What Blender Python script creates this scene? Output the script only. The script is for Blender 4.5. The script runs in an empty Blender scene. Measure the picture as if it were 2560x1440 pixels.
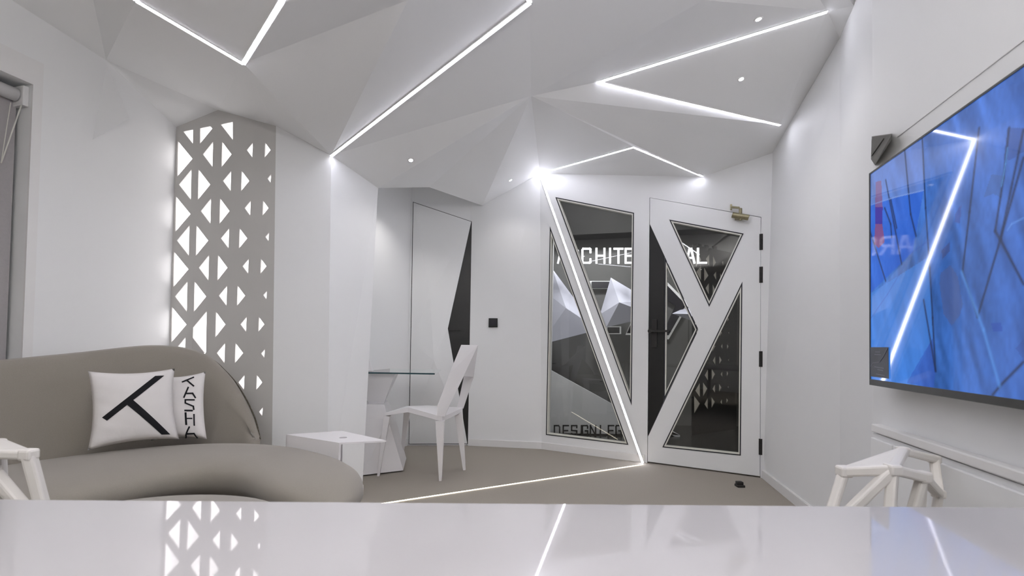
import bpy, bmesh, math, random
import numpy as np
from mathutils import Vector as V, Matrix
from mathutils.geometry import tessellate_polygon
from mathutils.bvhtree import BVHTree

# ------------------------------------------------------------------ camera
FPX, HX, HY = 1130.0, 1280.0, 720.0
PITCH, ROLL, SHIFT = math.radians(1.3), math.radians(0.9), 113.0
CAM = V((0, 0, 1.0))
_r0 = V((1, 0, 0)); FW = V((0, math.cos(PITCH), math.sin(PITCH))); _u0 = V((0, -math.sin(PITCH), math.cos(PITCH)))
RT = _r0*math.cos(ROLL) + _u0*math.sin(ROLL); UP = _u0*math.cos(ROLL) - _r0*math.sin(ROLL)
scene = bpy.context.scene
cd = bpy.data.cameras.new('camera'); cam = bpy.data.objects.new('camera', cd)
scene.collection.objects.link(cam); scene.camera = cam
cd.sensor_fit = 'HORIZONTAL'; cd.sensor_width = 36.0; cd.lens = FPX/2560*36
cd.shift_y = SHIFT/2560; cd.clip_start = 0.02
m = Matrix.Identity(4)
for i in range(3):
    m[i][0] = RT[i]; m[i][1] = UP[i]; m[i][2] = -FW[i]; m[i][3] = CAM[i]
cam.matrix_world = m
cd.dof.use_dof = True; cd.dof.focus_distance = 3.2; cd.dof.aperture_fstop = 4.0

# ------------------------------------------------------------------ world, exposure
w = bpy.data.worlds.new('world'); scene.world = w; w.use_nodes = True
w.node_tree.nodes['Background'].inputs[0].default_value = (.8, .82, .9, 1)
w.node_tree.nodes['Background'].inputs[1].default_value = 0.02
vs = scene.view_settings
vs.view_transform = 'Standard'; vs.look = 'None'; vs.gamma = 1; vs.use_curve_mapping = False
vs.exposure = 0.55
LED_STRENGTH = 20.0
FILL_UPLIGHT_W = 185.0
SPOT_W = 4.0
LED_COL = (0.88, 0.88, 1.0, 1)

# ------------------------------------------------------------------ helpers
def ray(px, py):
    return (RT*((px-HX)/FPX) + UP*((HY-py+SHIFT)/FPX) + FW)
def PY(px, py, y):
    d = ray(px, py); return CAM + d*(y/d.y)
def PZ(px, py, z):
    d = ray(px, py); return CAM + d*((z-1.0)/d.z)
def PP(px, py, p0, n):
    d = ray(px, py); return CAM + d*((V(p0)-CAM).dot(n)/d.dot(n))

def new_obj(name, me, mat=None, parent=None):
    o = bpy.data.objects.new(name, me); scene.collection.objects.link(o)
    if mat: me.materials.append(mat)
    if parent: o.parent = parent
    return o
def from_data(name, vs_, fs, mat=None, parent=None, smooth=False):
    me = bpy.data.meshes.new(name); me.from_pydata([tuple(v) for v in vs_], [], fs); me.update()
    bm = bmesh.new(); bm.from_mesh(me); bmesh.ops.remove_doubles(bm, verts=bm.verts, dist=1e-5)
    bmesh.ops.recalc_face_normals(bm, faces=bm.faces)
    for f in bm.faces: f.smooth = smooth
    bm.to_mesh(me); bm.free()
    return new_obj(name, me, mat, parent)
class MB:
    def __init__(s): s.v = []; s.f = []
    def add(s, vs_, fs):
        k = len(s.v); s.v += [V(v) for v in vs_]; s.f += [tuple(i+k for i in f) for f in fs]; return s
    def box(s, c, size, ax=None):
        ax = ax or (V((1, 0, 0)), V((0, 1, 0)), V((0, 0, 1))); c = V(c)
        vs_ = [c + ax[0]*(size[0]/2*i) + ax[1]*(size[1]/2*j) + ax[2]*(size[2]/2*k) for i in (-1, 1) for j in (-1, 1) for k in (-1, 1)]
        return s.add(vs_, [(0, 1, 3, 2), (4, 6, 7, 5), (0, 4, 5, 1), (2, 3, 7, 6), (0, 2, 6, 4), (1, 5, 7, 3)])
    def bar(s, a, b, w1, h1, up=None, w2=None, h2=None):
        a, b = V(a), V(b); d = (b-a).normalized(); up = V(up) if up else V((0, 0, 1))
        if abs(d.dot(up.normalized())) > .98: up = V((0, 1, 0))
        x = d.cross(up).normalized(); y = x.cross(d).normalized()
        w2 = w1 if w2 is None else w2; h2 = h1 if h2 is None else h2
        vs_ = [a - x*w1/2 - y*h1/2, a + x*w1/2 - y*h1/2, a + x*w1/2 + y*h1/2, a - x*w1/2 + y*h1/2,
               b - x*w2/2 - y*h2/2, b + x*w2/2 - y*h2/2, b + x*w2/2 + y*h2/2, b - x*w2/2 + y*h2/2]
        return s.add(vs_, [(0, 1, 2, 3), (4, 7, 6, 5), (0, 4, 5, 1), (1, 5, 6, 2), (2, 6, 7, 3), (3, 7, 4, 0)])
    def cyl(s, a, b, r, r2=None, n=20):
        a, b = V(a), V(b); d = (b-a).normalized(); up = V((0, 0, 1)) if abs(d.z) < .9 else V((1, 0, 0))
        x = d.cross(up).normalized(); y = x.cross(d); r2 = r if r2 is None else r2
        vs_ = [a + (x*math.cos(t)+y*math.sin(t))*r for t in [2*math.pi*i/n for i in range(n)]] + \
              [b + (x*math.cos(t)+y*math.sin(t))*r2 for t in [2*math.pi*i/n for i in range(n)]]
        return s.add(vs_, [(i, (i+1) % n, n+(i+1) % n, n+i) for i in range(n)] + [tuple(range(n))[::-1], tuple(range(n, 2*n))])
    def plate(s, pts, off):
        """polygon in space given a thickness vector"""
        pts = [V(p) for p in pts]; n = len(pts); off = V(off)
        tris = tessellate_polygon([pts])
        f = [tuple(t) for t in tris] + [tuple(i+n for i in t)[::-1] for t in tris] + [(i, (i+1) % n, n+(i+1) % n, n+i) for i in range(n)]
        return s.add(pts + [p+off for p in pts], f)
    def build(s, name, mat=None, parent=None, smooth=False, bevel=0):
        o = from_data(name, s.v, s.f, mat, parent, smooth)
        if bevel:
            b = o.modifiers.new('bevel', 'BEVEL'); b.width = bevel; b.segments = 2; b.limit_method = 'ANGLE'; b.angle_limit = math.radians(35)
        return o
def holed(name, outer, holes, fr, th, mat, parent=None, bevel=0):
    """solid panel with holes: outer and holes are (s,t) lists in frame fr=(origin,u,v,n); front face at n=0, back at -th"""
    O, u, v, n = fr
    loops = [outer] + holes
    tris = tessellate_polygon([[V((p[0], p[1], 0)) for p in l] for l in loops])
    flat = [p for l in loops for p in l]; N = len(flat)
    A = [O + u*p[0] + v*p[1] for p in flat]; B = [a - n*th for a in A]
    f = [tuple(t) for t in tris] + [tuple(i+N for i in t)[::-1] for t in tris]
    k = 0
    for l in loops:
        L = len(l); f += [(k+i, k+(i+1) % L, N+k+(i+1) % L, N+k+i) for i in range(L)]; k += L
    return from_data(name, A+B, f, mat, parent)
def inset(poly, d):
    n = len(poly); area = sum(poly[i][0]*poly[(i+1) % n][1]-poly[(i+1) % n][0]*poly[i][1] for i in range(n))
    sg = 1 if area > 0 else -1; out = []
    for i in range(n):
        a, b, c = V(poly[i-1]), V(poly[i]), V(poly[(i+1) % n])
        d1 = (b-a).normalized(); d2 = (c-b).normalized()
        n1 = V((-d1.y, d1.x))*sg; n2 = V((-d2.y, d2.x))*sg
        p1 = b+n1*d; p2 = b+n2*d; den = d1.x*d2.y-d1.y*d2.x
        if abs(den) < 1e-6: out.append(tuple(p1)); continue
        t = ((p2-p1).x*d2.y-(p2-p1).y*d2.x)/den; q = p1+d1*t; out.append((q.x, q.y))
    return out
def thing(name, label, cat, loc=(0, 0, 0), group=None):
    o = bpy.data.objects.new(name, None); scene.collection.objects.link(o); o.location = loc
    o.empty_display_size = .1
    return tag(o, label, cat, group)
def tag(o, label, cat, group=None):
    o['label'] = label; o['category'] = cat
    if group: o['group'] = group
    return o
def struct(o, label=None, cat=None):
    o['kind'] = 'structure'
    if label: o['label'] = label
    if cat: o['category'] = cat
    return o
def reparent(t):
    """children were built in world space; keep them there though the parent sits at its base"""
    off = Matrix.Translation(-V(t.location))
    for c in list(t.children):
        c.matrix_local = off @ c.matrix_local

# ------------------------------------------------------------------ materials
def mat(name, col, rough=.5, noise=0, nscale=20, bump=0, bscale=60, **kw):
    m = bpy.data.materials.new(name); m.use_nodes = True; nt = m.node_tree; p = nt.nodes['Principled BSDF']
    p.inputs['Base Color'].default_value = (*col, 1); p.inputs['Roughness'].default_value = rough
    for k, v in kw.items():
        p.inputs[k.replace('_', ' ')].default_value = v
    if noise or bump:
        tc = nt.nodes.new('ShaderNodeTexCoord')
    if noise:
        n = nt.nodes.new('ShaderNodeTexNoise'); n.inputs['Scale'].default_value = nscale; n.inputs['Detail'].default_value = 4
        nt.links.new(tc.outputs['Object'], n.inputs['Vector'])
        r = nt.nodes.new('ShaderNodeValToRGB')
        r.color_ramp.elements[0].position = .3; r.color_ramp.elements[1].position = .7
        r.color_ramp.elements[0].color = (*[c*(1-noise) for c in col], 1); r.color_ramp.elements[1].color = (*[min(1, c*(1+noise)) for c in col], 1)
        nt.links.new(n.outputs['Fac'], r.inputs[0]); nt.links.new(r.outputs[0], p.inputs['Base Color'])
    if bump:
        n2 = nt.nodes.new('ShaderNodeTexNoise'); n2.inputs['Scale'].default_value = bscale; n2.inputs['Detail'].default_value = 5
        nt.links.new(tc.outputs['Object'], n2.inputs['Vector'])
        b = nt.nodes.new('ShaderNodeBump'); b.inputs['Strength'].default_value = bump; b.inputs['Distance'].default_value = .004
        nt.links.new(n2.outputs['Fac'], b.inputs['Height']); nt.links.new(b.outputs[0], p.inputs['Normal'])
    return m
def emit(name, col, s):
    m = mat(name, (.8, .8, .8), .4); p = m.node_tree.nodes['Principled BSDF']
    p.inputs['Emission Color'].default_value = (*col[:3], 1); p.inputs['Emission Strength'].default_value = s
    return m
def glassmat(name, tint, refl=1.0, ior=1.5):
    m = bpy.data.materials.new(name); m.use_nodes = True; nt = m.node_tree; nt.nodes.remove(nt.nodes['Principled BSDF'])
    out = nt.nodes['Material Output']; t = nt.nodes.new('ShaderNodeBsdfTransparent'); t.inputs[0].default_value = (*tint, 1)
    g = nt.nodes.new('ShaderNodeBsdfGlossy'); g.inputs['Roughness'].default_value = 0.0; g.inputs[0].default_value = (refl, refl, refl, 1)
    f = nt.nodes.new('ShaderNodeFresnel'); f.inputs[0].default_value = ior
    mx = nt.nodes.new('ShaderNodeMixShader'); nt.links.new(f.outputs[0], mx.inputs[0]); nt.links.new(t.outputs[0], mx.inputs[1])
    nt.links.new(g.outputs[0], mx.inputs[2]); nt.links.new(mx.outputs[0], out.inputs[0])
    return m
WALLC = (.852, .855, .852)
M = dict(
    paint=mat('white_wall_paint', WALLC, .55, bump=.06, bscale=25),
    ceil=mat('white_ceiling_paint', (.862, .864, .858), .6, bump=.05, bscale=20),
    trim=mat('white_trim_paint', (.82, .81, .80), .4, noise=.01, nscale=8),
    screen=mat('warm_white_panel', (.60, .585, .56), .5, noise=.01, nscale=6),
    carpet=mat('beige_grey_carpet', (.37, .335, .285), .95, noise=.10, nscale=260, bump=.6, bscale=700),
    led=emit('led_diffuser', LED_COL, LED_STRENGTH),
    floorled=emit('warm_floor_led', (1, .90, .72), 5.0),
    lamp=emit('downlight_lens', (.95, .96, 1), 30),
    backlight=emit('backlit_diffuser', (1.0, .97, 1.0), 1.3),
    black=mat('matt_black', (.012, .012, .011), .35, noise=.1, nscale=10),
    gasket=mat('black_gasket', (.015, .014, .02), .5, noise=.1, nscale=30),
    glass=glassmat('tinted_pane', (.80, .80, .78), 1.0, 1.5),
    clearglass=glassmat('clear_glass', (.93, .97, .96), 1.0, 1.45),
    glassedge=mat('dark_green_glass_edge', (.02, .06, .07), .15, noise=.2, nscale=30),
    brass=mat('aged_brass', (.30, .27, .17), .35, noise=.15, nscale=60, Metallic=.8),
    sofa=mat('taupe_upholstery', (.300, .272, .232), .85, noise=.04, nscale=300, bump=.3, bscale=900, Sheen_Weight=.25),
    piping=mat('dark_seam_cord', (.10, .085, .06), .8, noise=.1, nscale=80),
    cushion=mat('off_white_cushion', (.76, .73, .71), .9, noise=.02, nscale=12, bump=.5, bscale=14),
    print=mat('black_print', (.006, .006, .008), .9, noise=.1, nscale=40),
    gloss=mat('glossy_white_lacquer', (.46, .445, .45), .03, noise=.005, nscale=3, IOR=1.62),
    lacquer=mat('white_lacquer', (.80, .78, .785), .35, noise=.01, nscale=5),
    metal=mat('white_powder_coat', (.74, .71, .67), .4, noise=.01, nscale=12),
    cream=mat('cream_bead', (.76, .75, .68), .5, noise=.02, nscale=12),
    lobby=mat('dark_grey_lobby_paint', (.125, .125, .12), .6, noise=.06, nscale=3),
    lobbydark=mat('near_black_lobby_paint', (.022, .022, .020), .9, noise=.08, nscale=4),
    reflection_glow=emit('lattice_reflection_glow', (1, .93, .78), .10),  # glow that imitates the lattice reflected in the door glass
    lobbyfloor=mat('dark_lobby_floor', (.03, .03, .028), .25, noise=.1, nscale=10),
    counter=mat('grey_counter_laminate', (.85, .86, .86), .45, noise=.03, nscale=4),
    shard=mat('pale_lavender_panel', (.78, .79, .90), .35, noise=.02, nscale=4),
    letter=emit('lit_letter', (.90, .90, 1), .75),
    halo=emit('halo_light', (.85, .88, .9), .22),
    bezel=mat('dark_grey_bezel', (.045, .045, .040), .35, noise=.1, nscale=30),
    speaker=mat('dark_bronze_grey', (.075, .07, .055), .5, noise=.1, nscale=40),
    fabric=mat('grey_blind_fabric', (.42, .40, .40), .9, noise=.03, nscale=90, bump=.2, bscale=300),
    rubber=mat('black_rubber', (.02, .018, .016), .6, noise=.1, nscale=30),
    card=mat('dark_card', (.035, .04, .055), .3, noise=.2, nscale=20),
    cardink=mat('pale_card_ink', (.22, .22, .26), .4, noise=.1, nscale=20),
)

# ------------------------------------------------------------------ plan of the room
def LWx(y): return -2.235 + .26*(y-2.95)              # window wall (left)
lw_n = V((1, -.26, 0)).normalized(); LW0 = V((-2.235, 2.95, 0))
lat_u = V((1, -.26, 0)).normalized(); lat_n = V((-.26, -1, 0)).normalized()
LAT0 = LW0.copy()
LAT1 = V((-2.235+.804, 2.95-.26*.804, 0))
COL = V((-1.10, 2.75, 0)); COL2 = PZ(905, 1236, 0)
WA0 = V((-1.0, 4.38, 0)); WA1 = V((-.43, 4.43, 0)); WB1 = V((.30, 4.33, 0))
w_u = V((1, -.519, 0)).normalized(); w_n = V((-.519, -1, 0)).normalized(); W0 = V((.30, 4.486-.519*.30, 0))
WB1 = W0.copy()
WR = V((1.94, 4.486-.519*1.94, 0))
RD = V((1.727, 2.38, 0)); RC = V((1.455, 1.82, 0))
def R2x(y): return 1.455 + .255*(y-1.82)
r2_u = V((-.255, -1, 0)).normalized(); r2_n = V((-1, .255, 0)).normalized()
BACKY = -2.6
BL = V((LWx(BACKY), BACKY, 0)); BR = V((R2x(BACKY), BACKY, 0))

# ceiling fold points
def onW(px, py): return PP(px, py, W0, w_n)
ab_n = V((-(WA1-WA0).y, (WA1-WA0).x, 0)).normalized(); bb_n = V((-(WB1-WA1).y, (WB1-WA1).x, 0)).normalized()
def onA(px, py): return PP(px, py, WA0, ab_n)
def onB(px, py): return PP(px, py, WA1, bb_n)
def onL(px, py): return PP(px, py, LW0, lw_n)
def onLat(px, py): return PP(px, py, LAT0, lat_n)
def up(p, z): return V((p.x, p.y, z))
L0 = onW(1350, 434); P = onW(1757, 442); A = onW(1932, 382)
Q = PZ(1584, 367, 2.50); V1 = PZ(1328, 240, 2.43); E = PZ(1493, 205, 2.51); B = PZ(1950, 312, 2.54); C = PZ(2068, 28, 2.66)
RDt = up(RD, 2.66); D = RD.lerp(RC, .5); D.z = 2.62; RCt = up(RC, 2.75)
K1 = onB(1206, 514); K2 = onA(1073, 468); G = up(COL, PY(828, 390, 2.75).z); K3 = up(COL2, PY(945, 470, 2.86).z)
G = PY(828, 388, 2.75)
_n = (G-V1).cross(K1-V1).normalized()
K3 = PY(945, 470, 3.12); K2 = PP(1073, 468, V1, _n)
H = PP(1325, 0, V1, _n); Mp = PZ(1020, 0, 2.24); N = PZ(1760, 0, 2.52)
J0 = onL(265, 150); J1 = onL(425, 310); J1 = up(LAT0, J1.z); J2 = onLat(545, 275); J3 = onLat(690, 315)
S = PZ(608, 158, 2.26); a_ = PZ(340, 0, 2.33); b_ = PZ(705, 0, 2.20)
K0 = V((LWx(1.2), 1.2, 2.72)); K0b = up(BL, 2.70); R0 = up(BR, 2.70); RM = V((R2x(.2), .2, 2.78)); Z0 = V((-.6, .3, 2.50))
K1a = up(WA1, onA(1178, 535).z)
pts = [L0, P, A, Q, V1, E, B, C, RDt, D, RCt, K1, K2, G, K3, H, Mp, N, J0, J1, J2, J3, S, a_, b_, K0, K0b, R0, RM, Z0]
ix = {id(p): i for i, p in enumerate(pts)}
tr = [(E, C, B), (B, A, RDt), (B, RDt, C), (C, RDt, D), (V1, E, B), (V1, B, A), (V1, A, P), (V1, P, Q), (V1, Q, L0), (L0, Q, P), (V1, L0, K1),
      (V1, N, E), (N, C, E), (V1, H, N), (V1, H, G), (V1, G, K3), (V1, K3, K2), (V1, K2, K1),
      (J0, J2, J1), (J0, a_, S), (J0, S, J2), (J2, S, J3), (J3, S, G), (S, b_, Mp), (S, Mp, G), (Mp, H, G), (a_, b_, S),
      (Z0, K0, J0), (Z0, J0, a_), (Z0, a_, b_), (Z0, b_, Mp), (Z0, Mp, H), (Z0, H, N), (Z0, N, C), (Z0, C, D), (Z0, D, RCt), (Z0, RCt, RM),
      (Z0, RM, R0), (Z0, R0, K0b), (Z0, K0b, K0)]
bay = [K3, K2, K1, up(WA1, 2.6), up(WA0, 2.6), V((-1.7, 4.3, 2.6)), V((-1.7, 3.4, 2.5))]
cpts = list(pts) + bay
cf = [tuple(ix[id(p)] for p in t) for t in tr]; nb = len(pts)
cf += [(nb+1, nb+2, nb+3), (nb+1, nb+3, nb+4), (nb, nb+1, nb+4), (nb, nb+4, nb+5), (nb, nb+5, nb+6)]
me = bpy.data.meshes.new('ceiling'); me.from_pydata([tuple(p) for p in cpts], [], cf); me.update()
ceiling = struct(new_obj('ceiling', me, M['ceil']), 'faceted white ceiling folded into triangular planes', 'ceiling')
bvh = BVHTree.FromPolygons([tuple(p) for p in cpts], cf)

# floor
fl = MB(); fl.plate([(-4, -2.8, 0), (3, -2.8, 0), (3, 4.35, 0), (2.2, 4.5, 0), (-2.6, 4.6, 0)], (0, 0, -.1))
fo = fl.build('floor', M['carpet']); struct(fo, 'beige grey carpeted floor', 'floor')

def facets(name, vs_, fs, mt, label):
    o = MB().add(vs_, fs).build(name, mt); return struct(o, label, 'wall')
# wall B and A (back)
B0f = up(WA1, 0); B0t = K1
facets('wall_back', [WA0, WA1, up(WA1, 2.6), up(WA0, 2.6), K1, WB1, L0],
       [(0, 1, 2, 3), (1, 5, 6, 4), (1, 4, 2)], M['paint'], 'white back wall with hidden door and light switch')
# bright angled wall panel left of the hidden door
BP = V((-1.28, 3.80, 0))
facets('wall_alcove', [WA0, BP, up(BP, 2.6), up(WA0, 2.6), V((-1.75, 3.85, 0)), V((-1.75, 3.85, 2.6))], [(0, 1, 2, 3), (1, 4, 5, 2)], M['paint'],
       'bright angled wall of the alcove left of the hidden door')
# column beside the lattice
facets('wall_pier', [LAT1, COL, G, J3, COL2, K3, V((-1.7, 3.9, 0)), V((-1.7, 3.9, 2.5))],
       [(0, 1, 2, 3), (1, 4, 5), (1, 5, 2), (4, 6, 7, 5)], M['paint'], 'bluish white angled pier right of the lattice panel')
# left wall with window opening
def fr_of(O, u, n): return (V(O), u, V((0, 0, 1)), n)
lwu = V((-.26, -1, 0)).normalized(); frL = fr_of(LW0, lwu, lw_n)
def st(p, fr): q = V(p)-fr[0]; return (q.dot(fr[1]), q.dot(fr[2]))
wt = st(onL(79, 212), frL); wo = st(onL(106, 161), frL)
ws0, wz1 = wt; ws1, wz0 = ws0+1.5, .35
holed('wall_left', [(0, 0), (0, J1.z), st(J0, frL), st(K0, frL), st(K0b, frL), (st(K0b, frL)[0], 0)],
      [[(ws0, wz0), (ws0, wz1), (ws1, wz1), (ws1, wz0)]], frL, .14, M['paint'])
struct(bpy.data.objects['wall_left'], 'white window wall left of the sofa', 'wall')
def pL(s, t, d=0): return frL[0]+frL[1]*s+frL[2]*t+frL[3]*d
# shallow folded facet on the left wall
fp = [onL(266, 165), onL(301, 298), onL(231, 350)]
c0 = fp[1]+lw_n*.07
struct(MB().add(fp+[c0], [(0, 1, 3), (1, 2, 3), (2, 0, 3)]).build('trim_1', M['paint']), 'shallow triangular fold standing out of the left wall', 'trim')
# window
g = ws0-wo[0]
win = struct(bpy.data.objects.new('window_1', None), 'window at the left edge with a grey roller blind', 'window'); scene.collection.objects.link(win)
gz = wo[1]-wz1
holed('window_frame', [(wo[0], wz0-g), (wo[0], wo[1]), (ws1+g, wo[1]), (ws1+g, wz0-g)], [[(ws0, wz0), (ws0, wz1), (ws1, wz1), (ws1, wz0)]],
      (frL[0]+lw_n*.012, frL[1], frL[2], frL[3]), .012, M['trim'], win)
MB().plate([pL(ws0, wz0, -.13), pL(ws0, wz1, -.13), pL(ws1, wz1, -.13), pL(ws1, wz0, -.13)], -lw_n*.006).build('pane', M['clearglass'], win)
bl = thing('roller_blind', 'grey fabric roller blind in the window at the left edge', 'blind', pL(ws0+.7, wz1-.05, -.05))
MB().cyl(pL(ws0+.03, wz1-.06, -.055), pL(ws1-.03, wz1-.06, -.055), .032).build('roller_tube', M['trim'], bl, True)
MB().box(pL(ws0+.012, wz1-.062, -.055), (.024, .085, .10), (lwu, lw_n, V((0, 0, 1)))).build('bracket', M['trim'], bl, bevel=.004)
MB().box(pL(ws1-.012, wz1-.062, -.055), (.024, .085, .10), (lwu, lw_n, V((0, 0, 1)))).build('bracket', M['trim'], bl, bevel=.004)
MB().plate([pL(ws0+.012, wz0+.02, -.085), pL(ws0+.012, wz1-.07, -.085), pL(ws1-.05, wz1-.07, -.085), pL(ws1-.05, wz0+.02, -.085)], lw_n*.002).build('blind_fabric', M['fabric'], bl)
q = MB(); q.cyl(pL(ws0+.02, wz1-.11, -.03), pL(ws0+.075, wz1-.42, -.05), .003, n=8); q.cyl(pL(ws0+.05, wz1-.11, -.05), pL(ws0+.075, wz1-.42, -.05), .002, n=8)
q.build('pull_cord', M['cream'], bl, True)
reparent(bl)

# lattice wall with cut-outs
frLat = fr_of(LAT0, lat_u, lat_n)
def lt(px, py): return st(onLat(px, py), frLat)
def cx(x): return 400+x/2.572
def cy(y): return 280+y/2.572
cols = [  # bar left edge, bar right edge (crop), halfwidths, half height, parity, drift
    (None, 113, 96, 114, 0), (206, 251, 78, 98, 1), (338, 396, 63, 82, 0), (461, 528, 51, 65, 1), (593, 672, 37, 48, 0), (717, None, 22, 28, 1)]
def clip(poly, a, b):
    """keep the part of poly below the line a-b"""
    def sd(p): return (b[0]-a[0])*(p[1]-a[1])-(b[1]-a[1])*(p[0]-a[0])
    out = []
    for i in range(len(poly)):
        p, q = poly[i-1], poly[i]; s1, s2 = sd(p), sd(q)
        if (s1 >= 0) != (s2 >= 0):
            t = s1/(s1-s2); out.append((p[0]+(q[0]-p[0])*t, p[1]+(q[1]-p[1])*t))
        if s2 >= 0: out.append(q)
    return out
lholes = []; tops = ((125, 130), (468, 63))
# crop-space y of the rows for the left column; the rows spread slightly to the right
def rowy(k, x):
    f = (x-100)/620; pitch = (355+20*f)/2; y0 = 302-62*f
    return y0 + k*pitch
for bl_, br_, hw, hh, par in cols:
    for k in range(-1, 17):
        if (k % 2) != par: continue
        xx = br_ if br_ else bl_
        yc = rowy(k, xx); dr = -(yc-300)*.036
        if k == -1 and bl_ and bl_ > 600: continue
        trs = []
        if bl_: trs.append([(bl_+dr-hw, yc), (bl_+dr+2, yc-hh), (bl_+dr-2, yc+hh)])
        if br_: trs.append([(br_+dr+hw, yc), (br_+dr-2, yc+hh), (br_+dr+2, yc-hh)])
        for qi, t in enumerate(trs):
            if k == -1:
                if bl_ == 461:
                    if qi: continue
                    t = [(390, 80), (468, 63), (468, 180)]
                else:
                    t = clip(t, tops[0], tops[1])
            if k == 6 and bl_ == 338 and qi == 0:
                x1 = 300; t = [(213, 1385), (300, 1280), (296, 1545), (262, 1590), (208, 1550)]
            if len(t) < 3: continue
            pl = [lt(cx(p[0]), cy(p[1])) for p in t]
            if min(p[1] for p in pl) < .12: continue
            lholes.append(pl)
LT = .008
latw = (LAT1-LAT0).length
holed('wall_screen', [(0, 0), (0, J1.z), st(J2, frLat), st(J3, frLat), (latw, 0)], lholes, frLat, LT, M['screen'])
struct(bpy.data.objects['wall_screen'], 'backlit lattice panel pierced with white glowing triangles behind the sofa', 'wall')
def pLat(s, t, d=0): return frLat[0]+frLat[1]*s+frLat[2]*t+frLat[3]*d
o = MB().plate([pLat(-.13, .02, -.045), pLat(-.13, 2.5, -.045), pLat(latw-.02, 2.4, -.045), pLat(latw-.02, .02, -.045)], -lat_n*.01).build('backlight_panel', M['backlight'])
tag(o, 'glowing white light panel behind the triangle lattice', 'light panel')

# wall W with windows and door
frW = fr_of(W0, w_u, w_n)
def sw(px, py): return st(onW(px, py), frW)
def pW(s, t, d=0): return frW[0]+frW[1]*s+frW[2]*t+frW[3]*d
paneL = [sw(1375, 566), sw(1365, 1087), sw(1571, 1112)]
paneR = [sw(1389, 493), sw(1579, 1013), sw(1585, 532)]
dTL = sw(1622, 494); dTR = sw(1905, 542); dsL = sw(1618, 1156)[0]; dsR = sw(1901, 1190)[0]
dTL = (dsL, dTL[1]); dTR = (dsR, dTR[1])
sEnd = (WR-W0).dot(w_u)
holed('wall_entrance', [(0, 0), (dsL, 0), dTL, dTR, (dsR, 0), (sEnd, 0), st(A, frW), st(P, frW), st(L0, frW)], [paneL, paneR], frW, .11, M['paint'])
struct(bpy.data.objects['wall_entrance'], 'white angled entrance wall with two glazed openings and the glass door', 'wall')
def glazed(poly, parent, d0=0.0, glassd=.05, gw=.008, bw=.009, th=.03):
    f0 = (frW[0]+w_n*(d0+.003), frW[1], frW[2], frW[3])
    holed('gasket', inset(poly, .0), [inset(poly, gw)], f0, .012, M['gasket'], parent)
    f1 = (frW[0]+w_n*(d0+.001), frW[1], frW[2], frW[3])
    holed('bead', inset(poly, gw), [inset(poly, gw+bw)], f1, glassd, M['cream'], parent)
    ip = inset(poly, gw)
    MB().plate([pW(s, t, d0-glassd+.008) for s, t in ip], -w_n*.006).build('pane', M['glass'], parent)
for nm, pl, lb in (('window_2', paneL, 'triangular glazed opening left of the diagonal light strip'), ('window_3', paneR, 'tall glazed opening right of the diagonal light strip')):
    o = struct(bpy.data.objects.new(nm, None), lb, 'window'); scene.collection.objects.link(o); glazed(pl, o)

# the door leaf
door = struct(bpy.data.objects.new('door_1', None), 'white entrance door with three dark glass panes', 'door'); scene.collection.objects.link(door)
gap = .004
pT = [sw(1673, 549), sw(1773, 767), sw(1859, 584)]; pR = [sw(1856, 704), sw(1656, 1118), sw(1852, 1139)]
ap = sw(1746, 824)
outer = [(dsL+gap, .012), (dsL+gap, sw(1620, 1092)[1]), ap, (dsL+gap, sw(1622, 560)[1]), (dsL+gap, dTL[1]-gap), (dsR-gap, dTR[1]-gap), (dsR-gap, .012)]
holed('door_leaf', outer, [pT, pR], frW, .05, M['paint'], door)
k1 = sw(1661, 640); k2 = sw(1658, 1005)
lock = [(dsL+gap, sw(1622, 561)[1]), (dsL+gap, sw(1621, 1091)[1]), (k2[0], k2[1]), (k1[0], k1[1])]
MB().plate([pW(s, t, -.006) for s, t in lock], -w_n*.04).build('lock_stile', M['black'], door)
for pl in (pT, pR): glazed(pl, door, glassd=.04)
glazed([(k1[0]+.004, k1[1]-.01), (k2[0]+.004, k2[1]+.01), (ap[0]-.006, ap[1])], door, glassd=.04)
# handle on a black plate
hb = sw(1636, 828); hp = MB().box(pW(hb[0], hb[1]-.02, .004), (.045, .02, .24), (w_u, w_n, V((0, 0, 1)))).build('handle_plate', M['rubber'], door, bevel=.003)
hh = MB(); hh.cyl(pW(hb[0], hb[1], .0), pW(hb[0], hb[1], .05), .011); hh.bar(pW(hb[0]-.02, hb[1], .05), pW(hb[0]+.13, hb[1], .05), .018, .018)
hh.cyl(pW(hb[0]-.03, hb[1]+.0, .0), pW(hb[0]-.03, hb[1], .045), .018)
hh.build('door_handle', M['rubber'], door, bevel=.003)
for y0, y1 in ((585, 625), (667, 707), (878, 917), (1097, 1137)):
    t0 = sw(1902, y1)[1]; t1 = sw(1902, y0)[1]; h = MB(); n3 = 3
    for i in range(n3):
        h.cyl(pW(dsR, t0+(t1-t0)*(i+.03)/n3, .007), pW(dsR, t0+(t1-t0)*(i+.97)/n3, .007), .007, n=12)
    h.box(pW(dsR, (t0+t1)/2, .002), (.024, .006, (t1-t0)), (w_u, w_n, V((0, 0, 1))))
    h.build('hinge', M['rubber'], door)
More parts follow.
